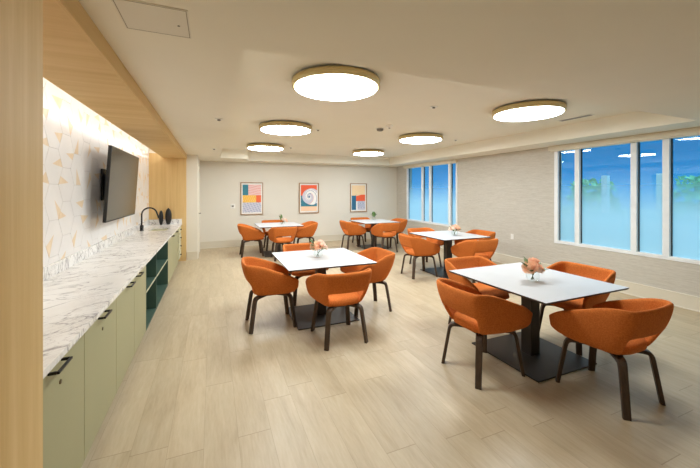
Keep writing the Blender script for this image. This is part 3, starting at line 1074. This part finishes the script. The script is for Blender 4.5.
for i, (tx, ty, lab, chs) in enumerate(tables):
    o = TB if i == 0 else copy_tree(TB)
    o.location = (tx, ty, 0)
    tag(o, lab, 'table', 'square white pedestal tables')
    for dx, dy_, rz, cl in chs:
        chair(tx + dx, ty + dy_, rz, cl, 'orange armchairs around the tables')

bouquet((2.83, 2.25, .74), 'glass bowl of peach roses on the nearest table', PEACH, LEAV, 1)
bouquet((1.265, 4.12, .74), 'glass bowl of peach and blush roses on the left table', [(-.03, -.03, .15, .078, 0), (.08, 0, .14, .058, 1), (-.01, .055, .15, .055, 0), (.03, -.045, .19, .05, 1)], [(2.9, .12, .13, .04, .9), (3.3, .11, .12, .036, .5), (2.5, .12, .12, .036, .7)] + LEAV[2:], 2)
bouquet((4.32, 5.12, .74), 'glass bowl of blush roses on the table between windows', [(-.06, 0, .15, .07, 1), (.045, -.015, .165, .07, 0), (.0, .06, .155, .06, 1), (.09, .015, .13, .05, 2)], LEAV, 3)
bouquet((4.40, 8.75, .74), 'glass vase with green sprigs on the far right corner table', [], [(k * .9, .08 + .02 * (k % 3), .13, .04, .6 + .25 * (k % 3)) for k in range(9)], 4)
bouquet((1.66, 8.52, .74), 'glass vase of yellow cream flowers and leaves on the far left table', [(.06, 0, .12, .06, 1), (.02, .03, .13, .05, 1), (.10, -.02, .10, .045, 0)],
        [(2.9, .10, .16, .045, 1.1), (2.4, .11, .15, .045, 1.3), (3.4, .10, .14, .04, .9), (.2, .08, .09, .026, .3)], 5)

# ---------------------------------------------------------------- exterior
bm = bmesh.new(); box(bm, XR + .2, 40, -20, 40, -.3, -.2)
struct('ground_outside', bm, plain('pale_paving', srgb(170, 176, 178), .8, var=.1), None, 'paved ground outside the windows', 'ground')
bushm = plain('bush_leaf', srgb(140, 205, 150), .6, var=.25, vscale=9)
barkm = plain('bush_bark', srgb(92, 80, 66), .8)
def bush(x, y, h, w, seed, label):
    rg = random.Random(seed)
    r = tag(empty('garden_bush', (x, y, -.2)), label, 'bush', 'bushes outside the wide window')
    bm = bmesh.new()
    for _ in range(900):
        a, u, v = rg.uniform(0, 2 * PI), rg.random() ** .5, rg.random()
        rr = w * u * (.55 + .45 * math.sin(PI * v))
        p = Vector((rr * math.cos(a), rr * math.sin(a), h * (.12 + .88 * v)))
        n = Vector((rg.gauss(0, 1), rg.gauss(0, 1), rg.gauss(.5, 1))).normalized()
        t1 = n.orthogonal().normalized() * rg.uniform(.05, .09); t2 = n.cross(t1) * .55
        poly(bm, [p - t1, p + t2, p + t1, p - t2])
    new_mesh('foliage', bm, bushm, r)
    bm = bmesh.new(); tube(bm, [(0, 0, 0), (.03, .02, h * .4), (0, .03, h * .8)], [.05, .04, .02], 8); new_mesh('stem', bm, barkm, r)
bush(8.0, 4.85, 2.05, .60, 11, 'green bush outside the left part of the wide window')
bush(8.0, 3.0, 2.05, .62, 12, 'green bush outside the right part of the wide window')
postm = plain('white_post', srgb(240, 242, 244), .6)
for x, y, lab in ((7.1, 4.05, 'white post outside behind the second pane of the wide window'), (7.1, 3.18, 'white post outside behind the third pane of the wide window')):
    bm = bmesh.new(); box(bm, x - .05, x + .05, y - .05, y + .05, -.2, 1.9, 0, .004)
    tag(new_mesh('outside_post', bm, postm, None), lab, 'post', 'white posts outside the wide window')

# sky
W = bpy.data.worlds.new('World'); S.world = W
W.use_nodes = True
nt = W.node_tree
bg = nt.nodes['Background']
tc = nt.nodes.new('ShaderNodeTexCoord'); sp = nt.nodes.new('ShaderNodeSeparateXYZ')
nt.links.new(tc.outputs['Generated'], sp.inputs[0])
rp = nt.nodes.new('ShaderNodeValToRGB')
e = rp.color_ramp.elements
e[0].position = 0.0; e[0].color = (.03, .25, .52, 1)
e[1].position = .55; e[1].color = (.56, 1.06, 1.25, 1)
mid = e.new(.10); mid.color = (.008, .16, .36, 1)
mid = e.new(.25); mid.color = (.04, .36, .72, 1)
nt.links.new(sp.outputs['Z'], rp.inputs['Fac'])
nt.links.new(rp.outputs['Color'], bg.inputs['Color'])
bg.inputs['Strength'].default_value = 1.6

# ------------------------------------------------------------------ camera
cd = bpy.data.cameras.new('camera')
cd.lens = 17.0
cd.sensor_width = 36.0
cd.shift_y = -(234 - 191) / 700
cd.clip_start = .05
cam = link(bpy.data.objects.new('camera', cd))
cam.location = (0, 0, 1.6)
cam.rotation_euler = (PI / 2, 0, -math.atan(137.5 / (17 / 36 * 700)))
S.camera = cam

S.view_settings.view_transform = 'Standard'
S.view_settings.look = 'None'
S.view_settings.gamma = 1
S.view_settings.exposure = 0.0
S.view_settings.use_curve_mapping = False
S.cycles.max_bounces = 10
S.cycles.diffuse_bounces = 6
S.cycles.transparent_max_bounces = 12
S.cycles.sample_clamp_indirect = 6
S.cycles.caustics_reflective = False
S.cycles.caustics_refractive = False
